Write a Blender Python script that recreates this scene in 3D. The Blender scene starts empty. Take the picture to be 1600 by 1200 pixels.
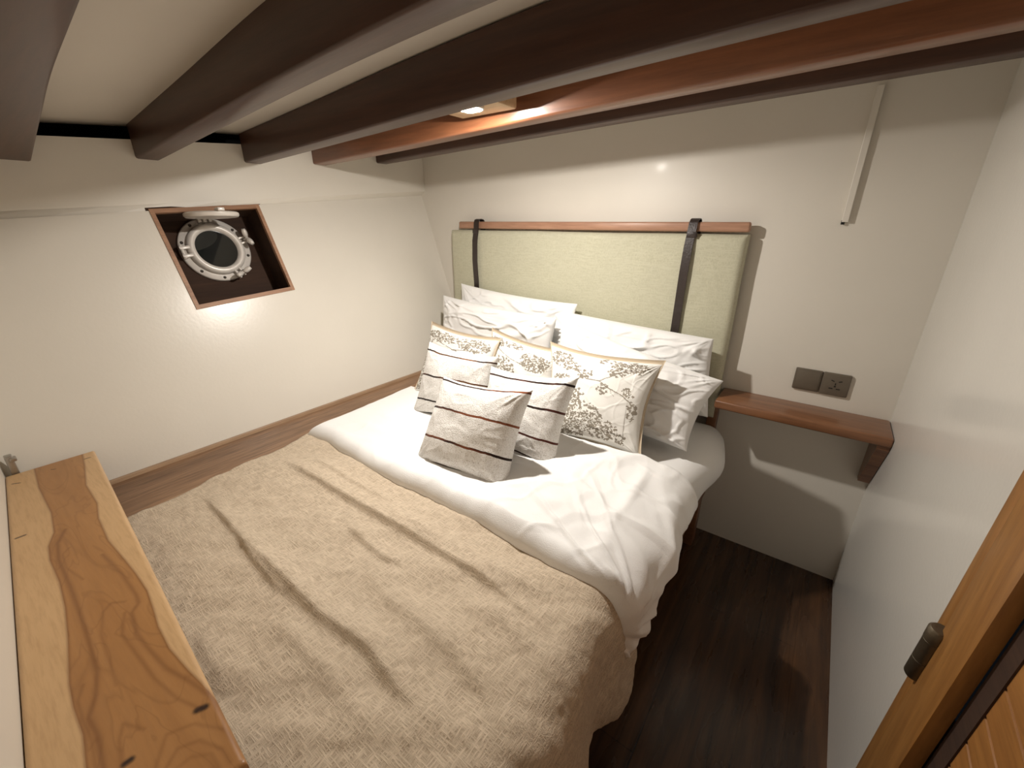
import bpy, bmesh, math, random
import numpy as np
from mathutils import Vector, Matrix, noise
from math import sin, cos, tan, pi, sqrt, exp, radians, atan2

# ------------------------------------------------------------------ camera, world, light, exposure
SC = bpy.context.scene
COL = SC.collection
H = 1.42                                   # eye height; everything below is measured from the eye, floor at -1.42
FPX, PITCH, YAW = 656.0, atan2(255, 656), radians(36.4)
cam_d = bpy.data.cameras.new('camera')
cam_d.sensor_fit = 'HORIZONTAL'; cam_d.sensor_width = 36.0; cam_d.lens = FPX / 1600 * 36
cam_d.clip_start = 0.01; cam_d.clip_end = 50
cam = bpy.data.objects.new('camera', cam_d); COL.objects.link(cam)
cam.location = (0, 0, H); cam.rotation_euler = (pi/2 - PITCH, 0, YAW)
SC.camera = cam
w = bpy.data.worlds.new('night'); SC.world = w; w.use_nodes = True
w.node_tree.nodes['Background'].inputs[0].default_value = (0.01, 0.012, 0.015, 1)
w.node_tree.nodes['Background'].inputs[1].default_value = 0.3
SC.view_settings.view_transform = 'Standard'; SC.view_settings.look = 'None'
SC.view_settings.gamma = 1; SC.view_settings.use_curve_mapping = False
SC.view_settings.exposure = 0.0
WARM = (1.0, 0.935, 0.86)
LAMP_MAIN = 3800.0                         # radiance of the one lit lens

# ------------------------------------------------------------------ measuring from the photograph
_F = np.array([-sin(YAW)*cos(PITCH), cos(YAW)*cos(PITCH), -sin(PITCH)])
_R = np.array([cos(YAW), sin(YAW), 0.0]); _U = np.cross(_R, _F)
def ray(px, py): return _F*FPX + _R*(px-800) - _U*(py-600)
def atY(px, py, y): d = ray(px, py); return Vector(d*(y/d[1]))
def atX(px, py, x): d = ray(px, py); return Vector(d*(x/d[0]))
def atZ(px, py, z): d = ray(px, py); return Vector(d*(z/d[2]))
rnd = random.Random(5)

# ------------------------------------------------------------------ object helpers
def link(o): COL.objects.link(o); return o
def tag(o, label=None, cat=None, group=None, kind=None):
    if label: o['label'] = label
    if cat: o['category'] = cat
    if group: o['group'] = group
    if kind: o['kind'] = kind
    return o
def thing(name, loc, label, cat, group=None, kind=None):
    o = bpy.data.objects.new(name, None); link(o); o.empty_display_size = .05
    o.location = (loc[0], loc[1], loc[2] + H)
    return tag(o, label, cat, group, kind)
def wloc(o):
    v = Vector(o.location)
    while o.parent: o = o.parent; v += Vector(o.location)
    return v
def obj(name, bm, mats, parent=None, smooth=True, angle=None):
    """links bm as ONE mesh object; vertices are given measured from the eye"""
    bmesh.ops.recalc_face_normals(bm, faces=bm.faces) if angle is not None else None
    me = bpy.data.meshes.new(name)
    lo = Vector((min(v.co.x for v in bm.verts), min(v.co.y for v in bm.verts), min(v.co.z for v in bm.verts)))
    hi = Vector((max(v.co.x for v in bm.verts), max(v.co.y for v in bm.verts), max(v.co.z for v in bm.verts)))
    base = Vector(((lo.x+hi.x)/2, (lo.y+hi.y)/2, lo.z + H))
    for v in bm.verts: v.co = Vector((v.co.x, v.co.y, v.co.z + H)) - base
    bm.to_mesh(me); bm.free()
    for p in me.polygons: p.use_smooth = smooth
    o = bpy.data.objects.new(name, me); link(o)
    for m in (mats if isinstance(mats, (list, tuple)) else [mats]): me.materials.append(m)
    if parent:
        o.parent = parent; o.location = base - wloc(parent)
    else: o.location = base
    if angle is not None:
        me.set_sharp_from_angle(angle=radians(angle))
    return o
def NB(): return bmesh.new()
def box(bm, x0, x1, y0, y1, z0, z1, bev=0.0, seg=2):
    vs = [bm.verts.new(p) for p in ((x0,y0,z0),(x1,y0,z0),(x1,y1,z0),(x0,y1,z0),(x0,y0,z1),(x1,y0,z1),(x1,y1,z1),(x0,y1,z1))]
    fs = [bm.faces.new([vs[i] for i in f]) for f in ((0,3,2,1),(4,5,6,7),(0,1,5,4),(1,2,6,5),(2,3,7,6),(3,0,4,7))]
    if bev:
        es = list({e for f in fs for e in f.edges})
        bmesh.ops.bevel(bm, geom=es, offset=bev, segments=seg, profile=0.5, affect='EDGES')
    return vs
def boxo(name, x0, x1, y0, y1, z0, z1, m, parent=None, bev=0.0, seg=2):
    bm = NB(); box(bm, x0, x1, y0, y1, z0, z1, bev, seg)
    return obj(name, bm, m, parent, smooth=bev > 0, angle=40 if bev else None)
def prism(bm, pts, vec):
    """closed prism over polygon pts swept by vec"""
    a = [bm.verts.new(p) for p in pts]; b = [bm.verts.new(Vector(p)+Vector(vec)) for p in pts]
    bm.faces.new(a[::-1]); bm.faces.new(b)
    n = len(pts)
    for i in range(n): bm.faces.new((a[i], a[(i+1) % n], b[(i+1) % n], b[i]))
    bmesh.ops.recalc_face_normals(bm, faces=bm.faces)
def lathe(bm, prof, O, e1, e2, n, seg=64, closed=False):
    """prof: (r, h) pairs around axis n"""
    rings = []
    for r, h in prof:
        rings.append([bm.verts.new(O + n*h + (e1*cos(2*pi*k/seg) + e2*sin(2*pi*k/seg))*r) for k in range(seg)] if r > 1e-6 else [bm.verts.new(O + n*h)])
    pairs = list(zip(rings, rings[1:])) + ([(rings[-1], rings[0])] if closed else [])
    for A, B in pairs:
        for k in range(seg):
            k2 = (k+1) % seg
            if len(A) == 1 and len(B) == 1: continue
            if len(A) == 1: bm.faces.new((A[0], B[k], B[k2]))
            elif len(B) == 1: bm.faces.new((A[k], A[k2], B[0]))
            else: bm.faces.new((A[k], A[k2], B[k2], B[k]))
def obox(bm, O, e1, e2, n, a0, a1, b0, b1, c0, c1, bev=0.0):
    """box in the local frame (e1, e2, n)"""
    t = bmesh.new(); box(t, a0, a1, b0, b1, c0, c1, bev)
    me = bpy.data.meshes.new('tmp'); t.to_mesh(me); t.free()
    M = Matrix((e1, e2, n)).transposed().to_4x4(); M.translation = O
    me.transform(M); bm.from_mesh(me); bpy.data.meshes.remove(me)
def sweep(bm, path, rad, seg=10):
    rings = []
    for i, p in enumerate(path):
        a = path[max(i-1, 0)]; b = path[min(i+1, len(path)-1)]
        t = (b - a).normalized(); u = t.orthogonal().normalized()
        if rings and abs(t.dot(pu)) < .99: u = (pu - t*pu.dot(t)).normalized()
        pu = u; v = t.cross(u)
        r = rad(i/(len(path)-1)) if callable(rad) else rad
        rings.append([bm.verts.new(p + (u*cos(2*pi*k/seg)+v*sin(2*pi*k/seg))*r) for k in range(seg)])
    for A, B in zip(rings, rings[1:]):
        for k in range(seg): bm.faces.new((A[k], A[(k+1) % seg], B[(k+1) % seg], B[k]))
    bm.faces.new(rings[0][::-1]); bm.faces.new(rings[-1])
def n3(x, y, z=0.0): return noise.noise(Vector((x, y, z)))

# ------------------------------------------------------------------ materials
class MT:
    def __init__(s, name):
        s.m = bpy.data.materials.new(name); s.m.use_nodes = True
        s.t = s.m.node_tree; s.p = s.t.nodes['Principled BSDF']
    def node(s, typ, ins=None, **kw):
        n = s.t.nodes.new(typ)
        for k, v in kw.items(): setattr(n, k, v)
        for k, v in (ins or {}).items():
            if isinstance(v, bpy.types.NodeSocket): s.t.links.new(v, n.inputs[k])
            else: n.inputs[k].default_value = v
        return n
    def ln(s, a, b): s.t.links.new(a, b)
    def coord(s, scale, rot=(0,0,0), kind='Object'):
        c = s.node('ShaderNodeTexCoord')
        return s.node('ShaderNodeMapping', {'Vector': c.outputs[kind], 'Scale': scale, 'Rotation': rot}).outputs[0]
    def noise(s, vec, scale, detail=4, rough=.5, dist=0.0):
        return s.node('ShaderNodeTexNoise', {'Vector': vec, 'Scale': scale, 'Detail': detail, 'Roughness': rough, 'Distortion': dist}).outputs['Fac']
    def ramp(s, fac, stops):
        n = s.node('ShaderNodeValToRGB', {'Fac': fac}); el = n.color_ramp.elements
        while len(el) < len(stops): el.new(.5)
        for e, (p, c) in zip(el, stops):
            e.position = p; e.color = (*c, 1) if len(c) == 3 else c
        return n.outputs['Color']
    def mix(s, fac, a, b, bt='MIX'):
        n = s.t.nodes.new('ShaderNodeMix'); n.data_type = 'RGBA'; n.blend_type = bt
        for i, v in ((0, fac), (6, a), (7, b)):
            if isinstance(v, bpy.types.NodeSocket): s.t.links.new(v, n.inputs[i])
            else: n.inputs[i].default_value = v if i == 0 else (*v, 1)
        return n.outputs[2]
    def math(s, op, a, b=0.0):
        n = s.t.nodes.new('ShaderNodeMath'); n.operation = op
        for i, v in ((0, a), (1, b)):
            if isinstance(v, bpy.types.NodeSocket): s.t.links.new(v, n.inputs[i])
            else: n.inputs[i].default_value = v
        return n.outputs[0]
    def bump(s, h, strength, dist=.01):
        b = s.node('ShaderNodeBump', {'Height': h, 'Strength': strength, 'Distance': dist}); s.ln(b.outputs[0], s.p.inputs['Normal'])
    def base(s, c):
        if isinstance(c, bpy.types.NodeSocket): s.ln(c, s.p.inputs['Base Color'])
        else: s.p.inputs['Base Color'].default_value = (*c, 1)
    def set(s, **k):
        for a, v in k.items():
            nm = {'rough': 'Roughness', 'metal': 'Metallic', 'coat': 'Coat Weight', 'coatr': 'Coat Roughness', 'spec': 'Specular IOR Level', 'sheen': 'Sheen Weight'}[a]
            if isinstance(v, bpy.types.NodeSocket): s.ln(v, s.p.inputs[nm])
            else: s.p.inputs[nm].default_value = v
        return s

def paint(name, col, rough=.32, coat=0.2, bump=.03):
    t = MT(name); v = t.coord((1,1,1))
    n = t.noise(v, 2.2, 4, .55)
    t.base(t.mix(t.ramp(n, [(.35,(0,0,0)),(.7,(1,1,1))]), col, tuple(c*.955 for c in col)))
    t.set(rough=rough, coat=coat, coatr=.12)
    t.bump(t.mix(.5, t.noise(v, 6, 3), t.noise(v, 90, 2)), bump, .01)
    return t.m
def wood(name, light, dark, along='x', scale=1.0, rough=.4, coat=.2, contrast=1.0, bump=.15):
    t = MT(name)
    s = {'x': (.7,9,9), 'y': (9,.7,9), 'z': (9,9,.7)}[along]
    v = t.coord(tuple(c*scale for c in s))
    big = t.noise(v, 1.2, 5, .55, .6)
    fine = t.noise(v, 9.0, 4, .65)
    c = t.ramp(big, [(.30, dark), (.5, tuple((a+b)/2 for a, b in zip(light, dark))), (.68, light)])
    c = t.mix(.35*contrast, c, t.ramp(fine, [(.3, tuple(d*.55 for d in dark)), (.65, light)]), 'MIX')
    t.base(c); t.set(rough=rough, coat=coat, coatr=.2)
    t.bump(fine, bump, .003)
    return t.m

M = {}
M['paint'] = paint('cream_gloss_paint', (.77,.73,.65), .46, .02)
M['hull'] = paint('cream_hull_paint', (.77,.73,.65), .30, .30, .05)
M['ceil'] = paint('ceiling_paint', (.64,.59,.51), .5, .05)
M['paintR'] = paint('white_gloss_paint', (.77,.75,.70), .24, .35, .05)
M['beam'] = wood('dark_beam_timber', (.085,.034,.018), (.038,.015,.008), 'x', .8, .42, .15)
M['beamredlit'] = wood('red_lit_beam_timber', (.27,.105,.046), (.13,.048,.021), 'x', .8, .36, .3)  # redder timber, lightened too: lamplight on this beam is put into the colour
M['ledge'] = wood('ledge_timber', (.36,.21,.115), (.12,.058,.028), 'y', 1.3, .45, .1, 1.3)
M['lip'] = wood('ledge_lip_timber', (.50,.34,.21), (.25,.14,.075), 'y', 1.3, .45, .1)
M['shelf'] = wood('shelf_timber', (.30,.135,.060), (.14,.055,.024), 'x', 1.2, .4, .3)
M['teak'] = wood('teak_door_timber', (.46,.225,.065), (.28,.12,.032), 'z', 1.0, .42, .2)
M['teaky'] = wood('teak_plank_timber', (.46,.215,.06), (.26,.10,.026), 'y', 1.0, .42, .2)
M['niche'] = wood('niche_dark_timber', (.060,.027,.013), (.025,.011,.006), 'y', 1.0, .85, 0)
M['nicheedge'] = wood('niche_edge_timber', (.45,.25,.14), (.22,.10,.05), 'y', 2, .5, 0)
M['rail'] = wood('pink_brown_rail_timber', (.52,.30,.20), (.34,.17,.10), 'x', 1.5, .45, .1)

def simple(name, col, rough=.5, metal=0, bump=0, bscale=60, coat=0):
    t = MT(name); v = t.coord((1,1,1)); n = t.noise(v, bscale, 3)
    t.base(t.mix(n, tuple(c*.88 for c in col), tuple(min(1, c*1.1) for c in col)))
    t.set(rough=rough, metal=metal, coat=coat)
    if bump: t.bump(n, bump, .004)
    return t.m
M['leather'] = simple('dark_strap_leather', (.028,.018,.015), .42, 0, .25, 150, .15)
M['plate'] = simple('socket_plate_plastic', (.14,.115,.085), .42)
M['socket_hole'] = simple('socket_slot_black', (.008,.007,.006), .7)
M['nickel'] = simple('porthole_painted_metal', (.74,.70,.65), .34, .12, .12, 40)
M['darkmetal'] = simple('dark_screw_metal', (.10,.085,.07), .45, .6)
M['hinge'] = simple('aged_bronze', (.17,.14,.10), .42, .8, .3, 80)
M['steel'] = simple('brushed_steel', (.45,.43,.40), .35, .9)
M['voiddark'] = simple('unlit_void_black', (.004,.004,.004), .9)
M['fixturewood'] = wood('lamp_block_timber', (.62,.45,.27), (.5,.33,.18), 'x', 1, .5)
M['whiteplastic'] = simple('white_plastic', (.75,.72,.66), .4)

def glassmat():
    t = MT('dark_night_glass'); t.base((.012,.015,.015)); t.set(rough=.06, coat=.6, coatr=.03)
    return t.m
M['glass'] = glassmat()
def emis():
    t = MT('lit_lamp_lens'); t.base((.9,.85,.75))
    t.p.inputs['Emission Color'].default_value = (*WARM, 1); t.p.inputs['Emission Strength'].default_value = LAMP_MAIN
    return t.m
M['lens'] = emis()

def linen(name, col, dark, weave, bstr, var=3.0, rough=.9):
    """loose woven cloth: slubby warp and weft"""
    t = MT(name); 
    vx = t.coord((weave, weave*.10, weave*.5)); vy = t.coord((weave*.10, weave, weave))
    a = t.noise(vx, 1.0, 3, .6); b = t.noise(vy, 1.0, 3, .6)
    wv = t.math('MAXIMUM', a, b)
    big = t.noise(t.coord((1,1,1)), var, 4, .6)
    c = t.ramp(wv, [(.42, dark), (.62, col)])
    c = t.mix(t.ramp(big, [(.35,(0,0,0)),(.75,(.5,.5,.5))]), c, tuple(x*.86 for x in col))
    t.base(c); t.set(rough=rough, sheen=.1, spec=.2)
    t.bump(wv, bstr, .004)
    return t.m
M['blanket'] = linen('slub_woven_blanket', (.69,.575,.435), (.45,.36,.26), 340, .75)
M['hb'] = linen('sage_linen_upholstery', (.585,.57,.435), (.49,.475,.345), 240, .25, 5)
def cotton(name, col, bs=.12):
    t = MT(name); v = t.coord((1,1,1))
    t.base(col); t.set(rough=.75, spec=.25, sheen=.08)
    t.bump(t.mix(.35, t.noise(v, 14, 4, .6, .8), t.noise(v, 400, 2)), bs, .01)
    return t.m
M['cotton'] = cotton('white_cotton', (.86,.855,.84), .22)
M['sheet'] = cotton('white_sheet_cotton', (.80,.79,.77), .16)
M['tan'] = cotton('tan_backing_cotton', (.60,.50,.37), .15)

def floor_mat():
    t = MT('dark_plank_floor')
    br = t.node('ShaderNodeTexBrick', {'Vector': t.coord((1,1,1), (0,0,pi/2)), 'Scale': 1.0, 'Brick Width': 1.3, 'Row Height': .115, 'Mortar Size': .0022,
        'Color1': (.040,.020,.011,1), 'Color2': (.085,.041,.020,1), 'Mortar': (.008,.004,.003,1)})
    n = t.noise(t.coord((14,1.1,1)), 2.0, 5, .6, .4)
    c = t.mix(.6, br.outputs['Color'], t.ramp(n, [(.38,(.018,.008,.005)),(.75,(.16,.075,.032))]))
    t.base(c); t.set(rough=t.math('MULTIPLY', t.noise(t.coord((5,1,1)), 3, 3), .55), coat=.15, coatr=.2)
    t.bump(t.math('ADD', br.outputs['Fac'], t.math('MULTIPLY', n, .3)), .2, -.004)
    return t.m
M['floorw'] = floor_mat()

def board_mat():
    t = MT('figured_slab_timber')
    at = lambda nm: t.node('ShaderNodeAttribute', attribute_name=nm).outputs['Fac']
    heart, line, fleck = at('heart'), at('line'), at('fleck')
    v = t.coord((1.2,11,11))
    n1 = t.noise(v, 1.6, 5, .6, 1.2); n2 = t.noise(v, 14, 4, .6)
    swirl = t.noise(t.coord((2.2,8,8)), 1.6, 2, .5, 1.5)
    bands = t.math('ABSOLUTE', t.math('SINE', t.math('MULTIPLY', swirl, 15.0)))
    sap = t.mix(n1, (.53,.33,.155), (.68,.45,.235))
    hw = t.mix(n1, (.29,.125,.035), (.50,.26,.095))
    hw = t.mix(t.ramp(bands, [(0,(.32,.32,.32)),(.35,(0,0,0))]), hw, (.22,.095,.03))
    hf = t.ramp(heart, [(.47,(0,0,0)),(.53,(1,1,1))])
    c = t.mix(hf, sap, hw)
    c = t.mix(t.ramp(line, [(0,(0,0,0)),(1,(.75,.75,.75))]), c, (.17,.062,.018))
    c = t.mix(t.ramp(n2, [(.45,(0,0,0)),(.8,(.35,.35,.35))]), c, (.30,.15,.06))
    c = t.mix(fleck, c, (.03,.012,.006))
    t.base(c); t.set(rough=.42, coat=.12, coatr=.25); t.bump(n2, .08, .002)
    return t.m
M['board'] = board_mat()

def stripe_mat(name, lines, reds, seed):
    """nubby off-white cushion cloth with thin woven dark lines (v positions)"""
    t = MT(name)
    uv = t.node('ShaderNodeUVMap').outputs[0]
    sep = t.node('ShaderNodeSeparateXYZ', {0: uv})
    wob = t.math('MULTIPLY', t.math('SUBTRACT', t.noise(t.node('ShaderNodeMapping', {'Vector': uv, 'Scale': (4,1,1), 'Location': (seed,0,0)}).outputs[0], 1.0, 3), .5), .05)
    vv = t.math('ADD', sep.outputs[1], wob)
    mask = None
    for l, hw_ in lines:
        d = t.math('LESS_THAN', t.math('ABSOLUTE', t.math('SUBTRACT', vv, l)), hw_)
        mask = d if mask is None else t.math('MAXIMUM', mask, d)
    nub = t.noise(t.coord((1,1,1)), 330, 2, .6)
    c = t.mix(t.ramp(nub, [(.34,(1,1,1)),(.50,(0,0,0))]), (.88,.865,.835), (.60,.56,.50))
    red = t.noise(t.node('ShaderNodeMapping', {'Vector': uv, 'Scale': (2.5,9,1), 'Location': (seed*3,0,0)}).outputs[0], 1.0, 1)
    dk = t.mix(t.ramp(red, [(.45,(0,0,0)),(.6,(1,1,1))]), (.028,.016,.013), reds)
    t.base(t.mix(mask, c, dk)); t.set(rough=.95, spec=.1, sheen=.1)
    t.bump(nub, .7, .003)
    return t.m
def print_mat():
    t = MT('leaf_print_cotton')
    f = t.node('ShaderNodeAttribute', attribute_name='print').outputs['Fac']
    n = t.noise(t.coord((1,1,1)), 30, 3)
    ink = t.mix(n, (.22,.19,.15), (.32,.285,.23))
    t.base(t.mix(t.ramp(f, [(.42,(0,0,0)),(.58,(1,1,1))]), (.80,.785,.74), ink))
    t.set(rough=.85, spec=.2, sheen=.05); t.bump(t.noise(t.coord((1,1,1)), 350, 2), .15, .004)
    return t.m
M['print'] = print_mat()

# ------------------------------------------------------------------ shell
_BX = [-2.05, -1.5, -1.0, -.5, .25]
_BY = [.25, .59, .95, 1.25, 1.61]
_BZ = [[.170,.212,.250,.283,.300],[.203,.243,.278,.302,.313],[.224,.247,.268,.287,.308],[.245,.261,.279,.294,.316],[.283,.301,.317,.331,.349]]
def _cr(xs, zs, x):
    """smooth curve through (xs, zs)"""
    n = len(xs); i = max(0, min(n-2, sum(1 for q in xs[1:] if q <= x)))
    m = [(zs[min(n-1,k+1)]-zs[max(0,k-1)])/(xs[min(n-1,k+1)]-xs[max(0,k-1)]) for k in (i, i+1)]
    h = xs[i+1]-xs[i]; t = (x-xs[i])/h
    if t < 0: return zs[i]+m[0]*(x-xs[i])
    if t > 1: return zs[i+1]+m[1]*(x-xs[i+1])
    return (2*t**3-3*t*t+1)*zs[i]+(t**3-2*t*t+t)*h*m[0]+(-2*t**3+3*t*t)*zs[i+1]+(t**3-t*t)*h*m[1]
def B(x, y):
    """height of beam undersides: cambered deck that rises towards the headboard wall"""
    return _cr(_BY, [_cr(_BX, r, x) for r in _BZ], y)
def DEP(x): return _cr([-2.05,-1.5,-1.0,-.5,.25], [.106,.117,.130,.135,.135], x)
YB = 1.9
XR = .289
HL = lambda z: -2.06 + .35*(.1 - z)          # hull face at height z
LED = lambda y: .012 + .08*y                 # underside of the upper side panel
YF = lambda x: -.038 - .075*(x+1.756)        # front partition

boxo('floor', -2.3, .6, -.4, YB+.1, -1.47, -1.42, M['floorw']); o = bpy.data.objects['floor']; tag(o, 'dark brown glossy plank floor beside the bed', 'floor', kind='structure')
bm = NB(); box(bm, -2.4, XR+.1, YB, YB+.06, -1.42, .62); tag(obj('wall_back', bm, M['paint'], smooth=False), 'cream painted wall behind the headboard', 'wall', kind='structure')
# right wall with the doorway (y .20 to .862)
bm = NB(); 
for pg in ([(.924,-1.42),(YB,-1.42),(YB,.62),(.773,.62)], [(-.35,-1.42),(.09,-1.42),(.09,.62),(-.35,.62)], [(.09,.44),(.788,.44),(.773,.62),(.09,.62)]):
    prism(bm, [(XR, y, z) for y, z in pg], (.06,0,0))
tag(obj('wall_right', bm, M['paintR'], smooth=False), 'white glossy wall right of the bed with the doorway', 'wall', kind='structure')
bm = NB()
prism(bm, [(-2.3,YF(-2.3),-1.42),(XR+.05,YF(XR+.05),-1.42),(XR+.05,YF(XR+.05)-.06,-1.42),(-2.3,YF(-2.3)-.06,-1.42)], (0,0,2.0))
tag(obj('wall_front', bm, M['paint'], smooth=False), 'cream partition behind the figured timber slab', 'wall', kind='structure')

# sloping hull side with the square porthole opening
e1 = Vector((0,1,.08)).normalized(); nH = Vector((1,0,.35)).normalized(); nH = (nH - e1*nH.dot(e1)).normalized(); e2 = nH.cross(e1).normalized()
if e2.z < 0: e2 = -e2
def hullpt(px, py, d=0.0):
    r = Vector(ray(px, py)); n = Vector((1,0,.35)); 
    c = -2.06+.035; t = (c + d*n.length) / r.dot(n); return r*t
cs = [hullpt(240,330), hullpt(403,321), hullpt(457,452), hullpt(305,481)]
OC = sum(cs, Vector())/4
nn = Vector((1,0,.35)).normalized(); e1 = (((cs[1]-cs[0])+(cs[2]-cs[3]))*.5); e1 = (e1 - nn*e1.dot(nn)).normalized(); e2 = e1.cross(-nn).normalized(); e2 = e2 if e2.z > 0 else -e2
LA = [(c-OC).dot(e1) for c in cs]; LB = [(c-OC).dot(e2) for c in cs]
A0, A1 = (LA[0]+LA[3])/2, (LA[1]+LA[2])/2; B0, B1 = (LB[2]+LB[3])/2, (LB[0]+LB[1])/2
bm = NB()
hole = [bm.verts.new(OC + e1*a + e2*b) for a, b in ((A0,B0),(A1,B0),(A1,B1),(A0,B1))]
def hp(y, z): return bm.verts.new((HL(z), y, z))
out = [hp(-.3,-1.42), hp(YB,-1.42), hp(YB,LED(YB)-.022), hp(-.3,LED(-.3)-.022)]
for i in range(4): bm.faces.new((out[i], out[(i+1)%4], hole[(i+1)%4], hole[i]))
ext = bmesh.ops.extrude_face_region(bm, geom=bm.faces[:])
for v in [g for g in ext['geom'] if isinstance(g, bmesh.types.BMVert)]: v.co += nn*-.02
bmesh.ops.recalc_face_normals(bm, faces=bm.faces)
tag(obj('wall_left', bm, M['hull'], smooth=False), 'sloping glossy cream hull side with the square porthole recess', 'wall', kind='structure')
# upright upper side panel
bm = NB()
XU = -2.045
NS = 12
top = lambda y: .218 + .08*y
ys = [-.3 + (YB+.3)*i/NS for i in range(NS+1)]
rows = []
for y in ys:
    L = LED(y)
    rows.append([bm.verts.new(p) for p in ((HL(L-.024)-.004,y,L-.024),(XU,y,L),(XU,y,top(y)),(XU-.04,y,top(y)),(XU-.06,y,L-.02))])
for a, b in zip(rows, rows[1:]):
    for k in range(5): bm.faces.new((a[k], b[k], b[(k+1)%5], a[(k+1)%5]))
bm.faces.new(rows[0]); bm.faces.new(rows[-1][::-1]); bmesh.ops.recalc_face_normals(bm, faces=bm.faces)
tag(obj('wall_left_upper', bm, M['paint'], smooth=False), 'upright cream strip of side wall under the beam ends', 'wall', kind='structure')
bm = NB(); box(bm, -2.34, -2.30, -.35, YB+.02, -1.42, .62)  # board coloured black to give the unlit dark behind the slot
tag(obj('trim_1', bm, M['voiddark'], smooth=False), 'black board standing for the dark void behind the upper side panel', 'trim', kind='structure')
# ceiling deck: cambered sheet
bm = NB(); NX, NY = 30, 12
g = [[bm.verts.new((-2.07+2.52*i/NX, -.4+(YB+.45)*j/NY, B(-2.07+2.52*i/NX, -.4+(YB+.45)*j/NY)+DEP(-2.07+2.52*i/NX))) for i in range(NX+1)] for j in range(NY+1)]
for j in range(NY):
    for i in range(NX): bm.faces.new((g[j][i], g[j+1][i], g[j+1][i+1], g[j][i+1]))
ext = bmesh.ops.extrude_face_region(bm, geom=bm.faces[:])
for v in [q for q in ext['geom'] if isinstance(q, bmesh.types.BMVert)]: v.co.z += .03
bmesh.ops.recalc_face_normals(bm, faces=bm.faces)
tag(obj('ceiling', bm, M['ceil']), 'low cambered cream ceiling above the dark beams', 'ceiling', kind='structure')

# ------------------------------------------------------------------ beams
def beam(y0, y1, label, xl=-2.044, skew=None, mat='beam'):
    bm = NB(); N = 40; prof = []
    r = .007
    rows = []
    for i in range(N+1):
        x = xl + (XR-.002-xl)*i/N
        zb = B(x, (y0+y1)/2); zt = zb + DEP(x) - .003; sk = skew(x) if skew else 0
        ring = [(y0,zt),(y0,zb+r),(y0+r*.3,zb+r*.3),(y0+r,zb),(y1-r,zb),(y1-r*.3,zb+r*.3),(y1,zb+r),(y1,zt)]
        rows.append([bm.verts.new((x, yy+sk, zz)) for yy, zz in ring])
    for a, b in zip(rows, rows[1:]):
        for k in range(8): bm.faces.new((a[k], b[k], b[(k+1)%8], a[(k+1)%8]))
    bm.faces.new(rows[0]); bm.faces.new(rows[-1][::-1])
    o = obj('ceiling_beam', bm, M[mat], angle=50)
    return tag(o, label, 'beam', 'dark timber ceiling beams')
beam(.190, .292, 'dark ceiling beam nearest the camera, filling the top left corner', skew=lambda x: _cr([-2.05,-1.5,-1.08,.25], [0,-.038,-.064,-.105], x))
beam(.552, .622, 'dark ceiling beam just beyond the widest strip of cream ceiling')
beam(.912, .982, 'dark ceiling beam that partly hides the lit lamp')
beam(1.215, 1.283, 'reddish ceiling beam with the lamp glare on its side', mat='beamredlit')
beam(1.572, 1.642, 'dark ceiling beam closest to the headboard wall')

# ------------------------------------------------------------------ lamp between the beams
lamp = thing('ceiling_lamp', (-.93,1.07,.31), 'small lit lamp on a pale wooden block between two beams', 'lamp')
bm = NB(); box(bm, -1.055, -.840, .992, 1.165, .304, .400, .006); obj('mounting_block', bm, M['fixturewood'], lamp, angle=40)
bm = NB(); ex, ey, ez = Vector((1,0,0)), Vector((0,1,0)), Vector((0,0,1))
lathe(bm, [(.0,.0),(.034,.0),(.040,-.002),(.040,-.007),(.034,-.008),(.030,-.005),(0,-.005)], Vector((-.93,1.06,.304)), ex, ey, ez, 40)
obj('lamp_ring', bm, M['whiteplastic'], lamp)
bm = NB(); lathe(bm, [(.021,-.0045),(.0205,-.0075),(.018,-.0105),(.0135,-.0128),(.007,-.0140),(0,-.0143)], Vector((-.93,1.06,.304)), ex, ey, ez, 32)
lens = obj('lens', bm, M['lens'], lamp)

# ------------------------------------------------------------------ porthole recess
DP = .13
P1 = thing('window_1', OC - nn*DP, 'round metal porthole with raised cover in a dark square wooden recess', 'porthole', kind='structure')
def fr(a0,a1,b0,b1,c0,c1,bev=0): bm = NB(); obox(bm, OC, e1, e2, nn, a0,a1,b0,b1,c0,c1,bev); return bm
t_ = .014
lining = NB()
for q in ((A0-t_,A0,B0-t_,B1+t_), (A1,A1+t_,B0-t_,B1+t_), (A0,A1,B0-t_,B0), (A0,A1,B1,B1+t_)):
    obox(lining, OC, e1, e2, nn, *q, -DP-.02, -.001)
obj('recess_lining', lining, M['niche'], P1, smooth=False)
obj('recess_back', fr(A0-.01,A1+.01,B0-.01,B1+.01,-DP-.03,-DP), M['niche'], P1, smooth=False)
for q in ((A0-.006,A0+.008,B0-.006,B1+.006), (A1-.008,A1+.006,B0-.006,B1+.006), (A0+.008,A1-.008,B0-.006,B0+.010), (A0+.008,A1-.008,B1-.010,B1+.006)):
    tag(obj('edge_strip', fr(*q,-.012,.003), M['nicheedge'], P1, smooth=False), 'pale edge strip')
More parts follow.
